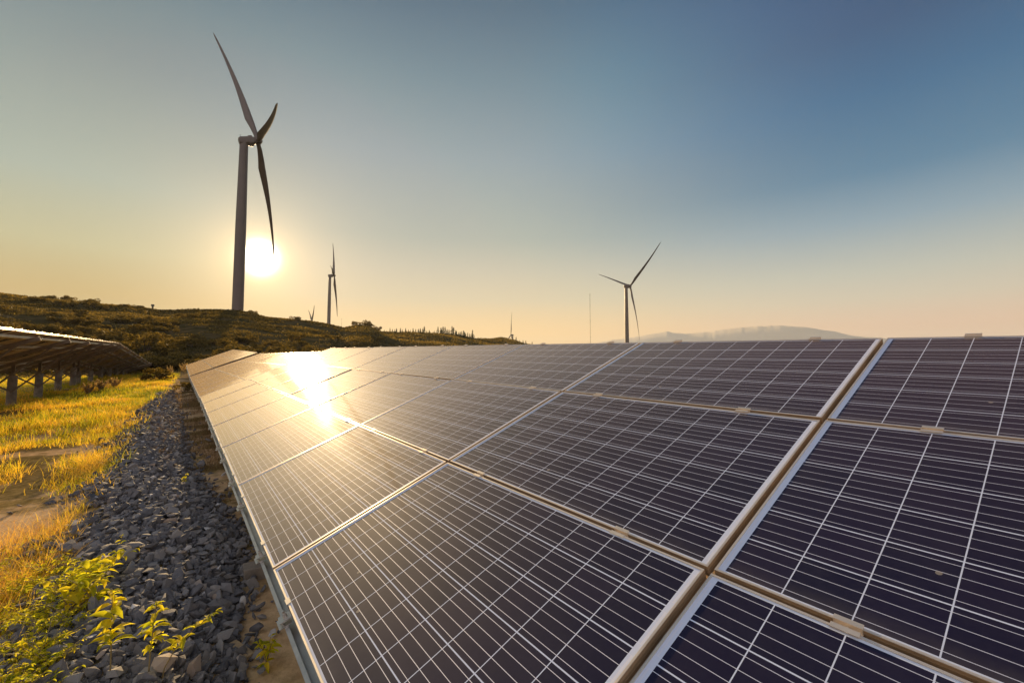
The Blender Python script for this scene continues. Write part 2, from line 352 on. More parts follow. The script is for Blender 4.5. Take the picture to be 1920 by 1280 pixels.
M_pine = leafy('pine_needles', [(0, (.015, .024, .010)), (1, (.055, .06, .02))], .2)
M_bark = paint('bark', (.10, .07, .045), .95, var=.3, scale=8)
M_stem = paint('stem', (.22, .16, .06), .7, var=.2, scale=20)
def m_stone():
    m, n = material('crushed_stone'); a = n.new('ShaderNodeAttribute'); a.attribute_name = 'tint'
    t = n.new('ShaderNodeNewGeometry').outputs['Position']
    c = n.ramp(a.outputs['Fac'], [(0, (.048, .047, .052)), (.35, (.115, .11, .112)), (.70, (.25, .23, .21)), (.86, (.34, .24, .16)), (1, (.58, .55, .52))])
    nz = n.noise(t, 45, 6, .7); c = n.mix(n.m('MULTIPLY', n.ramp(nz, [(.4, 0.), (.7, 1.)]), .45), c, (.24, .22, .21))
    p = princ(n, c, .82); p.inputs['Specular IOR Level'].default_value = .3; bump(n, p, n.noise(t, 130, 5), .45, .004); finish(n, p.outputs[0]); return m
M_stone = m_stone()

# ------------------------------------------------------------------ ground (one sheet to the horizon)
az1 = np.radians(np.concatenate([np.arange(-180, -66, 3.), np.arange(-66, 62, .25), np.arange(62, 180, 3.)]))
rad = np.concatenate([[0.0], np.geomspace(.35, 60, 230), np.geomspace(61, 1000, 190), np.geomspace(1050, 10900, 26)])
A_, R_ = np.meshgrid(az1, rad); X_ = np.sin(A_)*R_; Y_ = np.cos(A_)*R_; Z_ = ground(X_, Y_)
na, nr = len(az1), len(rad); idx = np.arange(nr*na).reshape(nr, na); nx = np.roll(idx, -1, 1)
Fg = np.stack([idx[:-1], nx[:-1], nx[1:], idx[1:]], -1).reshape(-1, 4)[:, ::-1]
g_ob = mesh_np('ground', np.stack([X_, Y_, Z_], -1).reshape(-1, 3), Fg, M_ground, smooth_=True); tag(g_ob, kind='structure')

# far mountains
MT = [(1000, 660), (1100, 648), (1140, 638), (1200, 630), (1235, 624), (1250, 620.5), (1262, 624), (1285, 625), (1310, 624), (1340, 620), (1375, 615), (1420, 611), (1470, 610), (1500, 612), (1530, 616), (1565, 621), (1600, 630), (1700, 636), (1900, 634), (2200, 640), (2600, 650)]
mp = np.array([[math.atan2(*ray(a, b)[:2]), ray(a, b)[2]/math.hypot(*ray(a, b)[:2])] for a, b in MT])
aa = np.linspace(mp[0, 0], mp[-1, 0], 500); te = np.interp(aa, mp[:, 0], mp[:, 1]) + .0012*fbm(aa*90, aa*0+2, 4)
off = np.linspace(-2000, 2000, 15); Dm = 8000; V = []
for k, o_ in enumerate(off):
    h = np.exp(-(o_/850)**2); hh = (te*Dm)*h*(1 if abs(o_) < 1 else (.90+.03*fbm(aa*22, aa*0+k*.7, 4))) - 60*(1-h)
    V.append(np.stack([np.sin(aa)*(Dm+o_), np.cos(aa)*(Dm+o_), hh], -1))
V = np.array(V); idx = np.arange(V.shape[0]*500).reshape(-1, 500)
Fm = np.stack([idx[:-1, :-1], idx[:-1, 1:], idx[1:, 1:], idx[1:, :-1]], -1).reshape(-1, 4)[:, ::-1]
M_mtn = paint('mountain_haze_tint', (.52, .44, .36), .95, var=.05, scale=.001)  # base colour paled to stand in for distance haze
tag(mesh_np('mountains', V.reshape(-1, 3), Fm, M_mtn, smooth_=True), kind='structure')

# ------------------------------------------------------------------ solar arrays
def frame_mesh():
    b = MB(); h = .035; t = .0022
    x1, y1 = LX, LY
    # top lips (mitred ring), outer walls, bottom flanges
    def ring(x0, y0, x1_, y1_, wd, z0, z1, m=0):
        o = [(x0,y0),(x1_,y0),(x1_,y1_),(x0,y1_)]; i = [(x0+wd,y0+wd),(x1_-wd,y0+wd),(x1_-wd,y1_-wd),(x0+wd,y1_-wd)]
        v = [(*p, z) for z in (z0, z1) for p in o+i]
        f = []
        for k in range(4):
            j = (k+1) % 4
            f += [(8+k, 8+j, 12+j, 12+k), (k, 4+k, 4+j, j), (k, j, 8+j, 8+k), (4+k, 12+k, 12+j, 4+j)]
        b.add(v, f, m)
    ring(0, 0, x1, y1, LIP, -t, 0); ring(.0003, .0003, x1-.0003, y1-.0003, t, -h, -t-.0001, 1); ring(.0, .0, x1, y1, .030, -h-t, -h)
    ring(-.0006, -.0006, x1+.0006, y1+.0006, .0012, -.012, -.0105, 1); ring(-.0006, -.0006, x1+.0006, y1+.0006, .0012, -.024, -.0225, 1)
    return b
def build_panel_meshes():
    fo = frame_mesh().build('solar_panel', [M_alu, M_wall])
    x0, x1, y0, y1 = .003, LX-.003, .003, LY-.003; z = -.0035
    V = [(x0,y0,z),(x1,y0,z),(x1,y1,z),(x0,y1,z),(x0,y0,z-.005),(x1,y0,z-.005),(x1,y1,z-.005),(x0,y1,z-.005)]
    F = [(0,1,2,3),(4,7,6,5),(0,4,5,1),(1,5,6,2),(2,6,7,3),(3,7,4,0)]
    uv = [((p[0]-CX0)/CELL, (p[1]-CY0)/CELLY) for p in V]
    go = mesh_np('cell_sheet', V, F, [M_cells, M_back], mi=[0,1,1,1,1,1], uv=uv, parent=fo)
    jb = MB(); jb.box((.09, LY/2-.055, -.030), (.20, LY/2+.055, -.0086)); jb.tube([(.2, LY/2+.03, -.02), (.42, LY/2+.1, -.06), (.8, LY/2+.06, -.075), (1.25, LY/2+.02, -.05), (LX-.05, LY/2, -.04)], .004, 6)
    jo = jb.build('junction_box', M_plastic, fo)
    return fo, go, jo
P_frame, P_cell, P_jb = build_panel_meshes()
first_panel = [True]
def mid_clamp():
    b = MB(); hw = .03
    b.box((-hw, -.0205, .0005), (hw, -.006, .0035)); b.box((-hw, .006, .0005), (hw, .0205, .0035))
    b.box((-hw, -.009, -.014), (hw, -.0062, .0005)); b.box((-hw, .0062, -.014), (hw, .009, .0005)); b.box((-hw, -.009, -.017), (hw, .009, -.014))
    b.tube([(0, 0, -.014), (0, 0, -.007)], .006, 6)
    return b
def end_clamp():
    b = MB()      # lip over the frame, upright, foot plate on the rail, bolt
    b.box((-.022, -.002, .0008), (.022, .013, .004)); b.box((-.022, -.005, -.05), (.022, -.002, .004)); b.box((-.026, -.052, -.055), (.026, -.002, -.050))
    b.box((-.042, -.062, -.0735), (.030, -.012, -.0695)); b.box((-.020, -.045, -.0695), (.020, -.042, -.055))
    b.tube([(0, -.026, -.05), (0, -.026, -.034)], .0085, 6); b.tube([(0, -.026, -.034), (0, -.026, -.022)], .0045, 8)
    return b
clampM = mid_clamp().build('mid_clamp', M_alu); endM = end_clamp().build('end_clamp', M_steel)
for o in (clampM, endM): C.objects.unlink(o)
def place(me_ob, parent, loc, rz=0):
    o = me_ob.copy(); C.objects.link(o); o.parent = parent; o.location = loc; o.rotation_euler = (0, 0, rz); return o
def table(label, M4, c0, c1, legs, full=True, clamps=(0, 1, 2, 3), group='solar arrays in rows on the site', leg_y=1.25, pil=.95, ends=True, leg_step=2, leg_off=1.0):
    """M4: x to the right along the row, y up the slope, z the normal. columns c0..c1"""
    root = empty('solar_array', M4); tag(root, label, 'solar array', group)
    for i in range(c0, c1):
        for j in range(3):
            if first_panel[0]: f = P_frame; first_panel[0] = False; kids = []; f.parent = root
            else: f = P_frame.copy(); C.objects.link(f); f.parent = root; kids = [P_cell, P_jb]
            f.location = (i*PU+.011+random.uniform(-.0015, .0015), j*PV+.009+random.uniform(-.001, .001), random.uniform(-.0015, .0015))
            f.rotation_euler = (random.gauss(0, .0016), random.gauss(0, .0016), random.gauss(0, .0004))
            for k in kids: c = k.copy(); C.objects.link(c); c.parent = f
    for j in clamps:
        for i in range(c0, c1):
            for fr in (.21, .79):
                x = (i+fr)*PU
                if j == 0: place(endM, root, (x, .009, 0))
                elif j == 3: place(clampM, root, (x, 3*PV-.001, .001))
                else: place(clampM, root, (x, j*PV, 0))
    Mi = M4.inverted(); x0, x1 = c0*PU-.12, c1*PU+.12
    for k, (y, z) in enumerate([(-.008, -.091), (.75, -.066), (2.28, -.066), (2.82, -.066)]):
        b = MB(); b.channel((x0, y, z), (x1, y, z), .052, .058 if k else .034, .003)
        b.build('rail', M_steel, root)
    xs = np.arange(c0*PU+leg_off*PU*.5, c1*PU, leg_step*PU)
    for x in xs:
        b = MB(); b.channel((x, -.02, -.165), (x, 3*PV+.03, -.175), .07, .095, .004, up=(0, 0, 1)); b.build('rafter', M_rafter, root)
        top = M4 @ Vector((x, leg_y, -.205)); gz = float(ground(top.x, top.y)); pz = gz + pil
        b = MB(); b.tube([(top.x, top.y, gz-.4), (top.x, top.y, gz+.02), (top.x, top.y, pz-.012), (top.x, top.y, pz)], [.118, .116, .108, .10], 24); b.build('concrete_pillar', M_conc, root, world=True, smooth_=True)
        b = MB(); dx = Vector(RX).normalized(); b.channel((top.x, top.y, pz-.02), tuple(top), .09, .06, .005, up=tuple(dx)); b.box((top.x-.11, top.y-.11, pz), (top.x+.11, top.y+.11, pz+.012)); b.build('post', M_rafter, root, world=True)
        for yy, hgt in ((2.72, .16), (.25, .22)):
            a = M4 @ Vector((x+.03, yy, -.20)); bb = Vector((top.x, top.y, gz+pil*hgt+.25)) + Vector(RX)*.17
            b = MB(); b.bar(bb, a, .045, .030, up=(0, 0, 1)); b.bar(bb+Vector((0,0,.022)), a+Vector((0,0,.022)), .005, .03, up=(0, 0, 1)); b.build('brace', M_rafter, root, world=True)
    return root
def mat4(o, x, y):
    x = Vector(x).normalized(); z = x.cross(Vector(y)).normalized(); y = z.cross(x)
    return Matrix(((x[0], y[0], z[0], o[0]), (x[1], y[1], z[1], o[1]), (x[2], y[2], z[2], o[2]), (0, 0, 0, 1)))
bpy.context.view_layer.update()
MMAIN = mat4(ORG, RX, SY)
table('nearest solar array of framed panels filling the right foreground', MMAIN, -7, 3, True, pil=.2, leg_y=.62, leg_off=.72)
# second array of the near row, sagging a little after the gap
n0 = np.array([-7.06964865, 10.03426262, 1.01192396]) ; n0 = n0 + (-RX)*.0
vec = np.array([-8.38863217, 11.15300857, .30]); ncol = 8
e = vec/np.linalg.norm(vec)
n0b = n0 + e*.06 + np.array([0, 0, -.03])
M2 = mat4(n0b, -e, SY*math.cos(-.02)+NZ*math.sin(-.02))
table('golden lit solar array directly behind the gap past the nearest array', M2, -ncol, 0, True, clamps=(0, 3), pil=.3, leg_y=.8)
n1 = n0b + e*(ncol*PU+.5); e3 = np.array([-.60, .795, .045]); M3 = mat4(n1+[0, 0, .02], -e3, SY)
table('far end solar array just peeking over the golden one', M3, -8, 0, True, clamps=(), pil=.3, leg_y=.8)
# row on the left, seen from its underside
hi = atdepth(0, 612, 7.75)              # a point of its upper edge
Lb = hi - SY*3*PV - SY*.0
u0 = (22.9-7.75)/(.79888*PU)            # columns from that point to the table's far end
Mleft = mat4(Lb + (-RX)*u0*PU, RX, SY)
LG = 'solar arrays of the left row'
table('left solar array on concrete pillars seen from its shaded underside', Mleft, 0, 14, True, clamps=(3,), pil=.92, leg_y=1.2, group=LG, leg_off=.36)
hA = hi + (-RX)*u0*PU; hB = atdepth(281, 680, 38.0); e4 = (hB-hA); L4 = np.linalg.norm(e4); e4 = e4/L4
M5 = mat4(hA + e4*.05 - SY*3*PV, -e4, SY)
table('second left solar array dipping away beyond the pillared one', M5, -11, 0, True, clamps=(3,), pil=.7, leg_y=1.2, group=LG)
hC = hA+e4*(11*PU+.2); hD = atdepth(302, 681, 52.); e5 = hD-hC; e5 /= np.linalg.norm(e5)
M6 = mat4(hC + e5*.3 - SY*3*PV, -e5, SY)
table('farthest left solar array, a thin bright edge above the weeds', M6, -9, 0, True, clamps=(), pil=.7, leg_y=1.2, group=LG)

# ------------------------------------------------------------------ wind turbines
def blade(R, cone, bend, pitch=62):
    """local frame: x spanwise, y in the rotor plane, z upwind"""
    N = 34; n = 14; V = []
    for i in range(N):
        s = (i/(N-1))**1.15; r = s*R
        ch = .88*np.interp(s, [0, .04, .10, .2, .3, .5, .75, .93, .985, 1], [2.1, 2.1, 2.7, 3.9, 3.5, 2.5, 1.55, .95, .6, .12])
        th = np.interp(s, [0, .04, .12, .2, .35, .6, 1], [2.1, 2.1, 1.6, 1.15, .75, .4, .05])
        tw = math.radians(pitch + np.interp(s, [0, .2, .5, 1], [18, 14, 5, 0]))
        offc = np.interp(s, [0, .06, .2, 1], [0, 0, .22, .18])*ch
        zc = cone*s*R - bend*s*s*R
        for k in range(n):
            a = 2*math.pi*k/n; cx = math.cos(a)*ch/2 - offc; cy = math.sin(a)*th/2*(1 if s < .05 else (1+.45*math.cos(a)))
            V.append((r, cx*math.cos(tw)-cy*math.sin(tw), zc + cx*math.sin(tw)+cy*math.cos(tw)))
    F = [(i*n+k, i*n+(k+1) % n, (i+1)*n+(k+1) % n, (i+1)*n+k) for i in range(N-1) for k in range(n)]
    F += [tuple(range(n))[::-1], tuple((N-1)*n+k for k in range(n))]
    return V, F
def turbine(label, hub, az, tilt, ph, R, cone, bend, group=None, spin=1):
    az, ph = math.radians(az), math.radians(ph)
    a = Vector((math.cos(tilt)*math.sin(az), math.cos(tilt)*math.cos(az), math.sin(tilt)))
    e1 = Vector((math.cos(az), -math.sin(az), 0)); e2 = e1.cross(a)
    if e2.z < 0: e2 = -e2
    hub = Vector(hub); ah = Vector((math.sin(az), math.cos(az), 0)); tb = hub - ah*5.4; gz = float(ground(tb.x, tb.y))
    root = empty('wind_turbine', loc=(tb.x, tb.y, gz)); tag(root, label, 'wind turbine', group)
    topz = hub.z - 1.9
    b = MB(); N = 24; b.tube([(tb.x, tb.y, gz-3+(topz-gz+3)*i/N) for i in range(N+1)], [np.interp(gz-3+(topz-gz+3)*i/N, [topz-90, topz-40, topz], [2.35, 2.2, 1.72]) for i in range(N+1)], 32); 
    for f_ in (.28, .62): zz = topz-90+90*f_; rr_ = float(np.interp(zz, [topz-90, topz-40, topz], [2.35, 2.2, 1.72])); b.tube([(tb.x, tb.y, zz-.12), (tb.x, tb.y, zz+.12)], rr_+.05, 32)
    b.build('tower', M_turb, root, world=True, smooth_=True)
    # nacelle: rounded box along the axis
    def nac(sec, name, m, k=24):
        b = MB(); vs = []
        for (x, hw, hh, zc) in sec:
            for q in range(k):
                t = 2*math.pi*q/k; cx = math.copysign(abs(math.cos(t))**.45, math.cos(t))*hw; cz = math.copysign(abs(math.sin(t))**.45, math.sin(t))*hh
                p_ = hub + a*x + e1*cx + e2*(cz+zc); vs.append(tuple(p_))
        fs = [(i*k+q, i*k+(q+1) % k, (i+1)*k+(q+1) % k, (i+1)*k+q) for i in range(len(sec)-1) for q in range(k)]
        fs += [tuple(range(k))[::-1], tuple((len(sec)-1)*k+q for q in range(k))]
        b.add(vs, fs); return b.build(name, m, root, world=True, smooth_=True)
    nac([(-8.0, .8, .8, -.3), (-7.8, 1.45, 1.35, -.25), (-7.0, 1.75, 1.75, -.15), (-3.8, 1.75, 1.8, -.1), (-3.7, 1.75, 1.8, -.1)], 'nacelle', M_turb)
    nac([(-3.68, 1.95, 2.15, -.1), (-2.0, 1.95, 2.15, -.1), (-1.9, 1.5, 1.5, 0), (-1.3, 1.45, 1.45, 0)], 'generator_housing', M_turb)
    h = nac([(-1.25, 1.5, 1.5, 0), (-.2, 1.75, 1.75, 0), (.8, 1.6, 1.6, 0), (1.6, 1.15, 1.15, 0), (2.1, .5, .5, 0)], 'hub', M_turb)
    b = MB(); p0 = hub - a*6.8 + e2*1.5; b.tube([p0, p0+Vector((0, 0, 1.3))], .07, 6); b.bar(p0+Vector((0,0,1.3))-a*.4, p0+Vector((0,0,1.3))+a*.4, .08, .08); b.build('wind_vane', M_dark, root, world=True)
    V, F = blade(R, cone, bend)
    for k in range(3):
        d = e2*math.cos(ph+k*2*math.pi/3)+e1*math.sin(ph+k*2*math.pi/3); y = a.cross(d)*spin
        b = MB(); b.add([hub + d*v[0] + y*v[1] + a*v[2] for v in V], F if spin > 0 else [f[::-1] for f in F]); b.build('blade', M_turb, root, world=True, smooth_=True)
    return root
turbine('largest wind turbine, standing beside the sun on the left hill', (-120.5, 202.8, 109.2), 56.27, .297, 341.99, 64.5, .06, .085)
turbine('mid distance wind turbine right of the sun with blades edge on', (-249.9, 613.2, 131.8), 71.5, .08, 330, 63.3, .041, .05)
turbine('wind turbine with three spread blades rising behind the near array', (133.5, 495.2, 94.6), 64.33, .08, 53.38, 63, .126, .104)
turbine('tiny wind turbine low on the horizon with its tower half hidden', (-3.1, 1296.4, 100.6), 285.3, .08, 358.57, 68.5, .08, .05)
p_ = atdepth(585, 602, 1000)
turbine('wind turbine almost hidden behind the hill, only two blade tips out', tuple(p_), 59., .08, 61, 62, .05, .05)

# ------------------------------------------------------------------ masts and posts
def mast(px_, y_top, Z, w_, name, label, cat, lattice=True):
    t = atdepth(px_, y_top, Z); gz = float(ground(t[0], t[1])); b = MB(); H = t[2]-gz
    root = empty(name, loc=(t[0], t[1], gz)); tag(root, label, cat)
    if lattice:
        for k in range(3):
            a = 2*math.pi*k/3; b.tube([(t[0]+w_*math.cos(a), t[1]+w_*math.sin(a), gz), (t[0]+w_*.8*math.cos(a), t[1]+w_*.8*math.sin(a), t[2])], .07, 5)
        n_ = int(H/1.6)
        for i in range(n_):
            z0 = gz+H*i/n_; z1 = gz+H*(i+1)/n_
            for k in range(3):
                a = 2*math.pi*k/3; c_ = 2*math.pi*(k+1)/3
                b.bar((t[0]+w_*.9*math.cos(a), t[1]+w_*.9*math.sin(a), z0), (t[0]+w_*.9*math.cos(c_), t[1]+w_*.9*math.sin(c_), z1), .05, .05)
        b.build('lattice_shaft', M_wood, root, world=True)
        for f in (.3, .55, .8, .98):
            b = MB(); b.bar((t[0]-1.1, t[1], gz+H*f), (t[0]+1.1, t[1], gz+H*f), .12, .12); b.tube([(t[0]+1.1, t[1], gz+H*f), (t[0]+1.1, t[1], gz+H*f+.6)], .08, 6); b.build('sensor_boom', M_dark, root, world=True)
    else:
        b.tube([(t[0], t[1], gz-.3), (t[0], t[1], t[2])], [w_, w_*.6], 8); b.build('shaft', M_dark, root, world=True)
        b = MB(); b.box((t[0]-w_*2, t[1]-w_*2, t[2]), (t[0]+w_*2, t[1]+w_*2, t[2]+w_*2)); b.build('cap', M_dark, root, world=True)
mast(1106, 550, 620, .22, 'measuring_mast', 'very thin tall measuring mast left of the three bladed turbine', 'mast')
mast(640.7, 598, 246, .06, 'pole', 'short thin pole on the ridge right of the second turbine', 'pole', False)
# squat dark post on the left crest
c_ = crest(285); gz = c_[2]; root = empty('marker_post', loc=(c_[0], c_[1], gz)); tag(root, 'small dark post standing alone on the left hill crest', 'post')
b = MB(); b.tube([(c_[0], c_[1], gz-.4), (c_[0], c_[1], gz+1.5)], .27, 10); b.build('shaft', M_wood, root, world=True)
b = MB(); b.box((c_[0]-.34, c_[1]-.34, gz+1.5), (c_[0]+.34, c_[1]+.34, gz+2.1)); b.build('cap', M_dark, root, world=True)

# ------------------------------------------------------------------ vegetation
def rot_rand(n):
    q = rng.normal(size=(n, 4)); q /= np.linalg.norm(q, axis=1)[:, None]; w_, x, y, z = q.T
    return np.stack([np.stack([1-2*(y*y+z*z), 2*(x*y-z*w_), 2*(x*z+y*w_)], -1), np.stack([2*(x*y+z*w_), 1-2*(x*x+z*z), 2*(y*z-x*w_)], -1), np.stack([2*(x*z-y*w_), 2*(y*z+x*w_), 1-2*(x*x+y*y)], -1)], 1)
def leaf_cloud(P, size, tint):
    """leaf quads (kite shaped, folded) at points"""
    n = len(P); R = rot_rand(n); s = (size*rng.uniform(.6, 1.3, n))[:, None]
    K = np.array([(0, -.5, 0), (.32, 0, .08), (0, .6, 0), (-.32, 0, .08)])
    V = np.einsum('nij,kj->nki', R, K)*s[:, None, :] + P[:, None, :]
    F = np.arange(n*4).reshape(n, 4); return V.reshape(-1, 3), F, np.repeat(tint, 4)
def blobs(cent, radii, n, shell=.55):
    k = rng.integers(0, len(cent), n); d = rng.normal(size=(n, 3)); d /= np.linalg.norm(d, axis=1)[:, None]
    r = rng.uniform(shell, 1, n)[:, None]; return cent[k] + d*r*radii[k], k
def shrub_proto(seed, w_=2.2, h=2.4, n=1500, leaf=.2, mat=None):
    global rng
    rng = np.random.default_rng(seed); m = rng.integers(7, 12)
    c = np.stack([rng.uniform(-w_*.6, w_*.6, m), rng.uniform(-w_*.6, w_*.6, m), rng.uniform(.25, .8, m)*h], -1); c[:, 2] *= 1-.35*np.hypot(c[:, 0], c[:, 1])/w_
    rd = rng.uniform(.25, .5, (m, 1))*np.array([[w_*.7, w_*.7, h*.5]])
    P, k = blobs(c, rd, n); P = P[P[:, 2] > .02]; t = np.clip(rng.normal(.45, .2, len(P)) + (rng.random(m)[k[:len(P)]]-.5)*.4, 0, 1)
    V, F, T = leaf_cloud(P, leaf, t)
    fo = mesh_np('foliage', V, F, mat or M_shrub, attr=T)
    b = MB()
    for q in range(min(m, 7)): b.tube([(0, 0, -.2), tuple(c[q]*[.4, .4, .5]), tuple(c[q])], [.05*w_/2.2, .035*w_/2.2, .012*w_/2.2], 6)
    st_ = b.build('stem', M_bark); C.objects.unlink(fo); C.objects.unlink(st_); return fo, st_
def put_plant(name, proto, loc, s, rz, label, cat, group=None, sz=None):
    root = empty(name, loc=loc); root.scale = (s, s, s*(sz or 1)); root.rotation_euler = (0, 0, rz); tag(root, label, cat, group)
    for p_ in proto: o = p_.copy(); C.objects.link(o); o.parent = root
    return root
SH = [shrub_proto(i+20, n=1300) for i in range(5)]
rng = np.random.default_rng(11)
# prominent shrubs at the foot of the hill
spots = [(100, 640, 62, 1.35, 'bright green rounded shrub rising above the left array'), (70, 655, 58, .9, 'low shrub left of the bright green one behind the left array'), (145, 655, 60, .9, 'low shrub just right of the bright green one'),
         (215, 668, 72, 1.5, 'wide dark shrub at the foot of the hill above the array end'), (270, 672, 66, 1.6, 'large dark shrub in the middle of the thicket'), (325, 680, 64, 1.3, 'dark shrub at the right end of the thicket'),
         (450, 668, 66, 1.2, 'sunlit shrub just above the far corner of the golden array'), (415, 676, 60, 1.0, 'small sunlit shrub left of the golden array corner')]
for px_, py_, Z, s, lab in spots:
    c_ = atdepth(px_, py_, Z); z = float(ground(c_[0], c_[1]))
    put_plant('shrub', SH[int(rng.integers(5))], (c_[0], c_[1], z-.1), s, rng.uniform(0, 6), lab, 'shrub')
n_s = 0
while n_s < 250:
    px_ = rng.uniform(-40, 720); d = rng.uniform(52, 150) if rng.random() < .66 else rng.uniform(150, 228); r_ = ray(px_, 640); k = d/math.hypot(r_[0], r_[1]); x, y = r_[0]*k, r_[1]*k
    if vnoise(np.array(x/16.), np.array(y/16.)) < (-.05 if d < 110 else .05): continue
    z = float(ground(x, y)); s = rng.uniform(.6, 1.35) if d < 110 else rng.uniform(.6, 1.35)
    near_ = d < 100
    put_plant('shrub', SH[int(rng.integers(5))], (x, y, z-.15), s, rng.uniform(0, 6), 'dense olive shrub of the thicket below the hill' if near_ else 'small scattered shrub on the open hillside', 'shrub', 'shrubs of the thicket' if near_ else 'shrubs scattered over the hillside', sz=rng.uniform(.6, 1.)); n_s += 1
# bushes standing on the crest against the sky
for px_, y_, s, lab in [(98, 562, 1.15, 'flat bush on the crest, leftmost against the sky'), (128, 564, 1.3, 'pointed bush on the crest, second from the left'), (163, 568, 1.1, 'bush on the crest, third from the left'), (668, 609, 1.2, 'left bush on the small mound of the ridge'), (686, 610, 1.6, 'taller right bush on the small mound of the ridge')]:
    x, y, z = crest(px_)
    put_plant('bush', SH[int(rng.integers(5))], (x, y, z-.2), s, rng.uniform(0, 6), lab, 'bush')
# pines on the far ridge
def pine_proto(seed, h=9.):
    global rng
    rng = np.random.default_rng(seed); P = []; t = []
    for lv in range(13):
        z = h*(.16+.82*lv/12); rr = (1-lv/12.6)**.8*h*.27*rng.uniform(.6, 1.25)
        for q in range(6):
            a = rng.uniform(0, 6.28); m = rng.integers(8, 14); f = rng.uniform(.15, 1, m)
            P.append(np.stack([np.cos(a)*rr*f, np.sin(a)*rr*f, z-.25*rr*f], -1)+rng.normal(0, .12, (m, 3))); t.append(rng.uniform(0, 1, m))
    P = np.concatenate(P); t = np.concatenate(t); V, F, T = leaf_cloud(P, .55, t); cr = mesh_np('crown', V, F, M_pine, attr=T)
    b = MB(); b.tube([(0, 0, -1), (0, 0, h*.5), (0, 0, h*.97)], [.17, .11, .02], 7); tr = b.build('trunk', M_bark); C.objects.unlink(cr); C.objects.unlink(tr); return cr, tr
PN = [pine_proto(i+50, h) for i, h in enumerate((9., 7.5, 10.5))]
rng = np.random.default_rng(5)
def pines(xs, dD, s0, s1, lab, grp):
    for px_ in xs:
        x, y, z = crest(px_+rng.uniform(-1.5, 1.5), rng.uniform(*dD))
        put_plant('pine_tree', PN[int(rng.integers(3))], (x, y, z-.3), rng.uniform(s0, s1), rng.uniform(0, 6), lab, 'tree', grp)
pines(np.arange(720, 775, 5.), (.94, 1.03), .22, .42, 'low young pine on the left part of the ridge', 'low pines on the ridge')
pines(np.arange(776, 822, 4.), (.94, 1.03), .28, .55, 'small pine on the middle rise of the ridge', 'pines on the middle rise')
pines(list(np.arange(822, 846, 3.)) + list(np.arange(848, 892, 3.)), (.93, 1.0), .38, .78, 'slender pine in the tall group right of the rise', 'tall pines in the ridge group')
pines([968, 974, 981, 987, 998, 1004, 1010, 1017, 1023, 1034, 1041], (.95, 1.0), .25, .6, 'tiny far tree behind the upper edge of the near array', 'far trees behind the near array')

# hillside scrub too dense to count
rng = np.random.default_rng(21); n = 88000
pa = np.where(rng.random(n) < .78, rng.uniform(-120, 1040, n), np.where(rng.random(n) < .6, rng.uniform(-1500, -120, n), rng.uniform(1040, 2600, n))); Dl = np.interp([math.atan2(*ray(a, 600)[:2]) for a in pa], _az, _D); d = 46+(Dl*1.02-46)*rng.random(n)**.8
r_ = np.stack([(pa-960)/FPX, np.ones(n)], -1); r_ /= np.linalg.norm(r_, axis=1)[:, None]; x, y = r_[:, 0]*d, r_[:, 1]*d
keep = fbm(x/9, y/9, 3)+rng.normal(0, .14, n) > .0; keep_i = np.nonzero(keep)[0]; x, y, d = x[keep], y[keep], d[keep]
P = np.stack([x, y, ground(x, y)], -1); k = 5; P = np.repeat(P, k, 0); sc_ = np.repeat(np.clip(d/260, .25, 1.6), k)
P += rng.normal(0, 1, P.shape)*np.stack([sc_*.8, sc_*.8, sc_*0], -1); sc_ *= np.repeat(np.clip(1.15-np.exp(-((d-Dl[keep_i])/22)**2)*.75, .3, 1), k); P[:, 2] = ground(P[:, 0], P[:, 1]) + rng.random(len(P))*.8*sc_
V, F, T = leaf_cloud(P, .7*sc_, np.clip(rng.normal(.5, .2, len(P))+1.1*fbm(P[:, 0]/17, P[:, 1]/17, 3), 0, 1))
tag(mesh_np('scrub', V, F, M_shrub, attr=T), 'low dry scrub and heath covering the hillside', 'scrub', kind='stuff')

# grass -----------------------------------------------------------
def blades(x, y, h, wd, lean, tint, bow=.5, seg=3, up=0.):
    n = len(x); z = ground(x, y)+up; az = rng.uniform(0, 2*np.pi, n); dx, dy = np.cos(az), np.sin(az); px_, py_ = -dy, dx
    V = np.empty((n, 2*seg+1, 3)); 
    for i in range(seg+1):
        t = i/seg; r = lean*h*(t**(1.6)); zz = h*t*(1-bow*.35*t*lean)
        cx, cy, cz = x+dx*r, y+dy*r, z-.01+zz
        if i < seg:
            ww = wd*(1-t*.7)/2; V[:, 2*i] = np.stack([cx-px_*ww, cy-py_*ww, cz], -1); V[:, 2*i+1] = np.stack([cx+px_*ww, cy+py_*ww, cz], -1)
        else: V[:, 2*seg] = np.stack([cx, cy, cz], -1)
    b0 = np.arange(n)[:, None]*(2*seg+1)
    Q = np.concatenate([b0+np.array([[2*i, 2*i+1, 2*i+3, 2*i+2]]) for i in range(seg-1)]); T3 = b0+np.array([[2*seg-2, 2*seg-1, 2*seg]])
    return V.reshape(-1, 3), [Q, T3], np.repeat(tint, 2*seg+1)
rng = np.random.default_rng(33)
def BARE(r, q): return .75*np.exp(-((q+1.30+.05*(r-7))/.36)**2)*_S((r-5.4)/1.2)*_S((11.5-r)/2)
def rq(r, q): return HR[0]*r+HQ[0]*q, HR[1]*r+HQ[1]*q
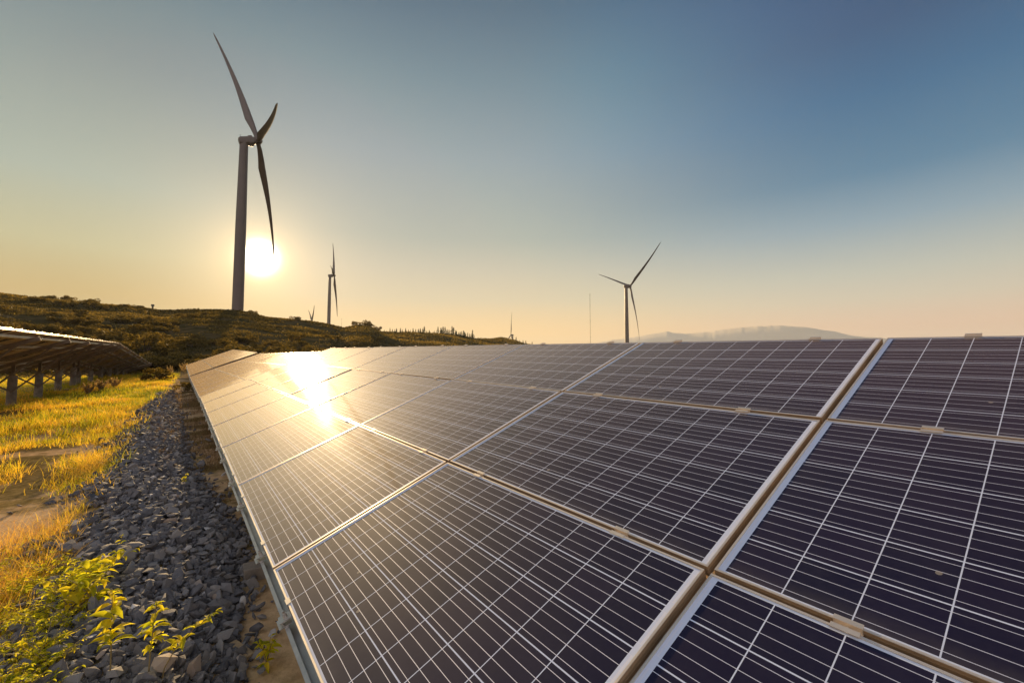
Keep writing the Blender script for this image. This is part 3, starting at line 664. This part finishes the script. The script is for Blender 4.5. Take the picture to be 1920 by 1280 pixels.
# clumps: lateral q from the strip outward to below the left array and beyond
NC = 30000
r = 2.4+45*rng.random(NC)**1.5; q = -.6-16*rng.random(NC)**1.7
wgt = rng.random(NC) < np.clip(1.15-np.abs(q+3)/16, .2, 1); r, q = r[wgt], q[wgt]
ql, qr = gravel_line(r); x, y = rq(r, q)
bare = fbm(x/1.5+3, y/1.5, 4)*1.15+.03+BARE(r, q)
keep = (((q < ql-.03+.16*vnoise(x*2.2, y*2.2)) | ((q < ql+.22) & (rng.random(len(q)) < .16))) & (bare < .24)) | ((r > 22.5) & (bare < .3))
keep &= q < .2
r, q, x, y = r[keep], q[keep], x[keep], y[keep]
k = 11; dist = np.hypot(x, y); spread = .05+.005*dist
X = np.repeat(x, k)+rng.normal(0, 1, len(x)*k)*np.repeat(spread, k); Y = np.repeat(y, k)+rng.normal(0, 1, len(x)*k)*np.repeat(spread, k)
Rr = np.repeat(r, k); ct_ = np.repeat(np.clip(.46+fbm(x/1.6, y/1.6, 4)*.55+fbm(x/.35+7, y/.35, 2)*.55+rng.normal(0, .10, len(x))-.10*_S((dist-5)/6), 0, 1), k)
hh = np.repeat(.06+.09*rng.random(len(x))+.42*np.clip(fbm(x/.9+9, y/.9, 3)-.02, 0, 1), k)*rng.uniform(.55, 1.35, len(X))
dd = np.repeat(dist, k); wd = np.clip(.0028+.00055*dd, .003, .016)
V, F, T = blades(X, Y, hh, wd, rng.uniform(.3, 1.2, len(X)), np.clip(ct_+rng.normal(0, .12, len(X)), 0, 1))
tag(mesh_np('grass', V, F, M_grass, attr=T), 'golden backlit grass between the gravel and the left array', 'grass', kind='stuff')
# fine dry grass and reddish weeds between the strip and the near array
rng = np.random.default_rng(34); n = 30000
r = rng.uniform(4.5, 22, n); ql, qr = gravel_line(r); q = qr-.45*_S((r-6)/3)+rng.random(n)*(.95-(qr-.3))
x, y = rq(r, q); keep = fbm(x/.6, y/.6, 3)+.25*_S((r-4.5)/2) > .02; x, y = x[keep], y[keep]
V, F, T = blades(x, y, rng.uniform(.03, .16, len(x)), .004+0*x, rng.uniform(.4, 1.6, len(x)), rng.random(len(x)))
tag(mesh_np('dry_grass', V, F, M_dry, attr=T), 'low reddish dry weeds along the foot of the near array', 'dry weeds', kind='stuff')
# long wispy straw over the left foreground
rng = np.random.default_rng(35); n = 9000
r = rng.uniform(2.8, 8.5, n); ql, qr = gravel_line(r); q = ql-.02-rng.exponential(.6, n); x, y = rq(r, q); keep = (fbm(x/.5, y/.5, 2)-BARE(r, q)*1.2) > -.12; x, y = x[keep], y[keep]
V, F, T = blades(x, y, rng.uniform(.12, .36, len(x)), .0022+0*x, rng.uniform(.5, 1.9, len(x)), np.clip(rng.normal(.78, .14, len(x)), 0, 1), seg=4)
tag(mesh_np('straw', V, F, M_grass, attr=T), 'thin dry straw tangled over the left foreground', 'straw', kind='stuff')

# gravel -----------------------------------------------------------
rng = np.random.default_rng(40)
import bmesh
def stone_protos(n):
    out = []
    for i in range(n):
        bm = bmesh.new(); P = rng.normal(size=(rng.integers(10, 15), 3)); P /= np.linalg.norm(P, axis=1)[:, None]; P *= rng.uniform(.8, 1.15, (len(P), 1)); P *= np.array([1.15, rng.uniform(.6, .95), rng.uniform(.42, .72)])
        for p_ in P: bm.verts.new(p_)
        r_ = bmesh.ops.convex_hull(bm, input=bm.verts); bmesh.ops.delete(bm, geom=[g for g in set(r_['geom_interior']+r_['geom_unused']) if isinstance(g, bmesh.types.BMVert)], context='VERTS')
        bmesh.ops.triangulate(bm, faces=bm.faces); bm.verts.index_update(); out.append((np.array([v.co[:] for v in bm.verts]), np.array([[v.index for v in f.verts] for f in bm.faces]))); bm.free()
    return out
SP = stone_protos(40)
n = 40000; r = 1.6+21.5*rng.random(n)**1.45; ql, qr = gravel_line(r); t_ = rng.random(n); q = ql+(qr-ql)*t_ + rng.normal(0, .05, n) + np.where(rng.random(n) < .12, rng.normal(0, .16, n), 0) + (vnoise(r*1.7, r*0)*.22+vnoise(r*5, r*0+9)*.10)*(1-t_)*2
x, y = rq(r, q)
thin = (fbm(x/.55+4, y/.55, 3) > -.05 + .5*_S((t_-.62)/.3)*_S((r-6)/3)*-1) | (rng.random(n) < 1-.75*_S((t_-.45)/.4)*_S((r-5)/3))
r, q, x, y = r[thin], q[thin], x[thin], y[thin]; n = len(x)
s = rng.lognormal(math.log(.0215), .42, n)*np.where(rng.random(n) < .05, 1.5, 1); s = np.clip(s, .007, .058)
z = ground(x, y)+rng.uniform(-.2, 1.1, n)*s+ .012
Rm = rot_rand(n); tl = rng.random(n) < .45
azr = rng.uniform(0, 6.28, n); tx = rng.normal(0, .4, n)
ca, sa = np.cos(azr), np.sin(azr); Rz = np.stack([np.stack([ca, -sa, 0*ca], -1), np.stack([sa, ca, 0*ca], -1), np.stack([0*ca, 0*ca, 1+0*ca], -1)], 1)
cxx, sxx = np.cos(tx), np.sin(tx); Rx_ = np.stack([np.stack([1+0*cxx, 0*cxx, 0*cxx], -1), np.stack([0*cxx, cxx, -sxx], -1), np.stack([0*cxx, sxx, cxx], -1)], 1)
Rf = np.einsum('nij,njk->nik', Rx_, Rz); Rm = np.where(tl[:, None, None], Rf, Rm)
which = rng.integers(0, len(SP), n); VV, FF, TT = [], [], []; base = 0
tint = np.clip(rng.beta(2, 2.6, n)*.85 + np.where(rng.random(n) < .03, .6, 0), 0, 1)
for k_, (pv, pf) in enumerate(SP):
    sel = which == k_; V = np.einsum('nij,kj->nki', Rm[sel], pv)*s[sel][:, None, None] + np.stack([x[sel], y[sel], z[sel]], -1)[:, None]
    m_ = int(sel.sum()); VV.append(V.reshape(-1, 3)); FF.append((base+np.arange(m_)[:, None, None]*len(pv)+pf[None]).reshape(-1, 3)); TT.append(np.repeat(tint[sel], len(pv))); base += m_*len(pv)
tag(mesh_np('gravel', np.concatenate(VV), np.concatenate(FF), M_stone, attr=np.concatenate(TT)), 'dark crushed stone strip along the foot of the near array', 'gravel', kind='stuff')

# footing block and a wooden offcut by the rail
c_ = hit(500, 1075, 20); M_ = Matrix.Translation(c_+Vector((0, 0, .0))) @ Matrix.Rotation(math.radians(34), 4, 'Z')
b = MB(); b.box((-.15, -.075, -.05), (.15, .075, .085), M=M_); tag(b.build('concrete_block', M_conc, bevel=.008), 'pale concrete block on the gravel below the near array edge', 'block')
c_ = hit(452, 1232, 20); M_ = Matrix.Translation(c_+Vector((0, 0, .035))) @ Matrix.Rotation(math.radians(-28), 4, 'Z') @ Matrix.Rotation(.12, 4, 'Y')
b = MB(); b.box((-.085, -.021, -.012), (.085, .021, .012), M=M_); tag(b.build('wood_offcut', paint('offcut_wood', (.34, .24, .13), .85, var=.3, scale=30), bevel=.002), 'short tan wooden offcut lying on the dark gravel', 'wood')

# leafy weeds in the foreground -----------------------------------------------------------
def leaf_shape(): # one folded, pointed leaf 1 long
    v = []; 
    for t_, w_ in ((0, 0), (.22, .15), (.5, .21), (.78, .13), (1, 0)):
        zz = .25*t_*(1-t_)*2-.35*t_*t_*.6
        if w_ == 0: v.append((t_, 0, zz))
        else: v += [(t_, -w_, zz+.09), (t_, 0, zz), (t_, w_, zz+.09)]
    f = [(0, 2, 1), (0, 3, 2), (1, 2, 5, 4), (2, 3, 6, 5), (4, 5, 8, 7), (5, 6, 9, 8), (7, 8, 10), (8, 9, 10)]
    return v, f
LV, LF = leaf_shape()
def weed(name, base, h, n_l, leaf, lean, label, cat, group=None, branches=1, spread=.0, seed=0):
    rr = random.Random(seed); base = Vector(base); root = empty(name, loc=base); tag(root, label, cat, group)
    sb = MB(); lv, lf, lt_ = [], [], []
    for bno in range(branches):
        a0 = rr.uniform(0, 6.28); ln = Vector((lean[0], lean[1], 0)) + Vector((math.cos(a0), math.sin(a0), 0))*spread
        hb = h*rr.uniform(.6, 1.0) if branches > 1 else h
        pts = [base+Vector((ln.x*t*t*hb, ln.y*t*t*hb, hb*t*(1-.15*t*ln.length)-.02*(t == 0))) for t in (0, .25, .5, .75, 1)]
        sb.tube(pts, [.0035, .003, .0026, .002, .0012], 6)
        for i in range(n_l):
            t = rr.uniform(.42 if branches == 1 else .15, 1) if i else 1
            seg_ = min(3, int(t*4)); f_ = t*4-seg_; p = pts[seg_].lerp(pts[seg_+1], f_)
            a = i*2.4+rr.uniform(-.4, .4); droop = rr.uniform(-.5, .5); sz = leaf*rr.uniform(.6, 1.15)*(1-.45*max(0, t-.75)/.25)
            X = Vector((math.cos(a)*math.cos(droop), math.sin(a)*math.cos(droop), math.sin(droop)+.15)).normalized(); Y = Vector((-math.sin(a), math.cos(a), rr.uniform(-.5, .5))).normalized(); Zv = X.cross(Y).normalized(); Y = Zv.cross(X)
            b_ = len(lv); lv += [tuple(p + (X*v[0]+Y*v[1]+Zv*v[2])*sz) for v in LV]; lf += [tuple(b_+q_ for q_ in f) for f in LF]; lt_ += [min(1, max(0, rr.gauss(.55, .22)))]*len(LV)
    st_ = sb.build('stem', M_stem, root, world=True); L = [tuple(Vector(v)-base) for v in lv]
    mesh_np('leaves', L, lf, M_weed, parent=root, attr=lt_, smooth_=True)
    return root
def gp(px_, py_): return hit(px_, py_, 40)
weed('sapling', gp(205, 1290), .42, 38, .080, (.02, -.05), 'tallest yellow green sapling on the gravel, left of the other two', 'sapling', seed=1)
weed('sapling', gp(277, 1290), .375, 30, .066, (.06, 0.), 'upright middle sapling on the dark gravel', 'sapling', seed=2)
weed('sapling', gp(300, 1290), .35, 28, .064, (.62, .1), 'right sapling leaning over the gravel', 'sapling', seed=3)
weed('weed', gp(225, 1035), .12, 8, .035, (.1, 0), 'tiny sprig on the gravel above the saplings', 'weed', seed=4)
weed('weed', gp(345, 915), .16, 12, .05, (.1, 0), 'small green weed beside the gravel near the array edge', 'weed', seed=5)
weed('weed', gp(500, 1258), .22, 16, .055, (.2, .1), 'shaded leafy weed under the near array rail', 'weed', branches=3, spread=.5, seed=6)
rr = random.Random(9)
for i in range(95):
    px_ = rr.uniform(-60, 165); py_ = rr.uniform(1050, 1420)
    if px_ > 200-.0*px_ or px_ > 95 and not 1080 < py_ < 1190: continue
    weed('weed', gp(px_, py_), rr.uniform(.08, .20), 11, rr.uniform(.032, .056), (0, 0), 'leafy green weed in the lower left corner patch', 'weed', 'leafy weeds of the corner patch', branches=7, spread=.9, seed=20+i)
for i, (a, b_) in enumerate([(150, 1120), (175, 1150), (130, 1160), (185, 1108)]):
    weed('weed', gp(a, b_), .26, 10, .09, (.1, 0), 'leafy green weed where the patch meets the gravel', 'weed', 'weeds at the gravel edge', branches=4, spread=.6, seed=70+i)
# dry plumes and bushy weeds near the far end of the strip
def tuft(name, base, h, n_, mat, label, cat, wdt=.012, spread=.35, group=None, seed=0):
    global rng
    rng = np.random.default_rng(seed); root = empty(name, loc=base); tag(root, label, cat, group)
    a = rng.uniform(0, 6.28, n_); rr_ = rng.random(n_)*spread*h*(1.9 if h < .6 else 1); pts = []; 
    P = []; 
    for i in range(n_):
        hx = h*rng.uniform(.6, 1); m = 24; t_ = rng.uniform(.45 if h > .6 else .08, 1, m); P.append(np.stack([np.cos(a[i])*rr_[i]*t_, np.sin(a[i])*rr_[i]*t_, hx*t_], -1)+rng.normal(0, .02*h, (m, 3)))
    V, F, T = leaf_cloud(np.concatenate(P), wdt*3.2, rng.random(n_*24)); mesh_np('seed_heads', V, F, mat, parent=root, attr=T)
    b = MB()
    for i in range(n_): b.tube([(0, 0, -.02), (math.cos(a[i])*rr_[i]*.5, math.sin(a[i])*rr_[i]*.5, h*.5), (math.cos(a[i])*rr_[i], math.sin(a[i])*rr_[i], h*.9)], [.006, .004, .002], 4)
    b.build('stalks', M_stem, root)
for i, (a, b_, h, n_, mt, lab) in enumerate([(345, 702, 1.15, 16, M_plume, 'tall pale dry plume grass at the far corner of the golden array'), (362, 704, .9, 12, M_plume, 'shorter pale plume grass touching the golden array corner'), (318, 706, .8, 14, M_plume, 'round pale dry tuft left of the plume grass'),
        (190, 735, .55, 34, M_plume, 'pinkish dry weed clump under the far end of the left array'), (215, 728, .5, 30, M_plume, 'second pinkish dry weed clump beside the left array'), (165, 740, .5, 26, M_plume, 'dry weed clump between the left array pillars')]):
    tuft('dry_plant', hit(a, b_, 60), h, n_, mt, lab, 'dry plant', seed=80+i, wdt=.02)
for i, (a, b_, s, lab) in enumerate([(305, 712, .42, 'bushy green weed behind the end of the grass, arching right'), (285, 716, .32, 'small bushy weed left of the arching one'), (345, 735, .22, 'low yellow green weed by the near end of the golden array')]):
    c_ = hit(a, b_, 60); put_plant('bushy_weed', SHG[i % 2] if 'SHG' in globals() else SH[i], c_, s, i*1.3, lab, 'weed')

# ------------------------------------------------------------------ haze
hz = MB(); hz.box((-11000, -2500, -61), (12000, 11500, 770)); hm, n = material('haze_air')
vp = n.new('ShaderNodeVolumePrincipled'); vp.inputs['Color'].default_value = (.78, .84, .86, 1); vp.inputs['Density'].default_value = 8.0e-5; vp.inputs['Anisotropy'].default_value = .15
out = n.new('ShaderNodeOutputMaterial'); n.l.new(vp.outputs[0], out.inputs['Volume'])
HAZE = True
if HAZE: tag(hz.build('haze', hm), kind='stuff')
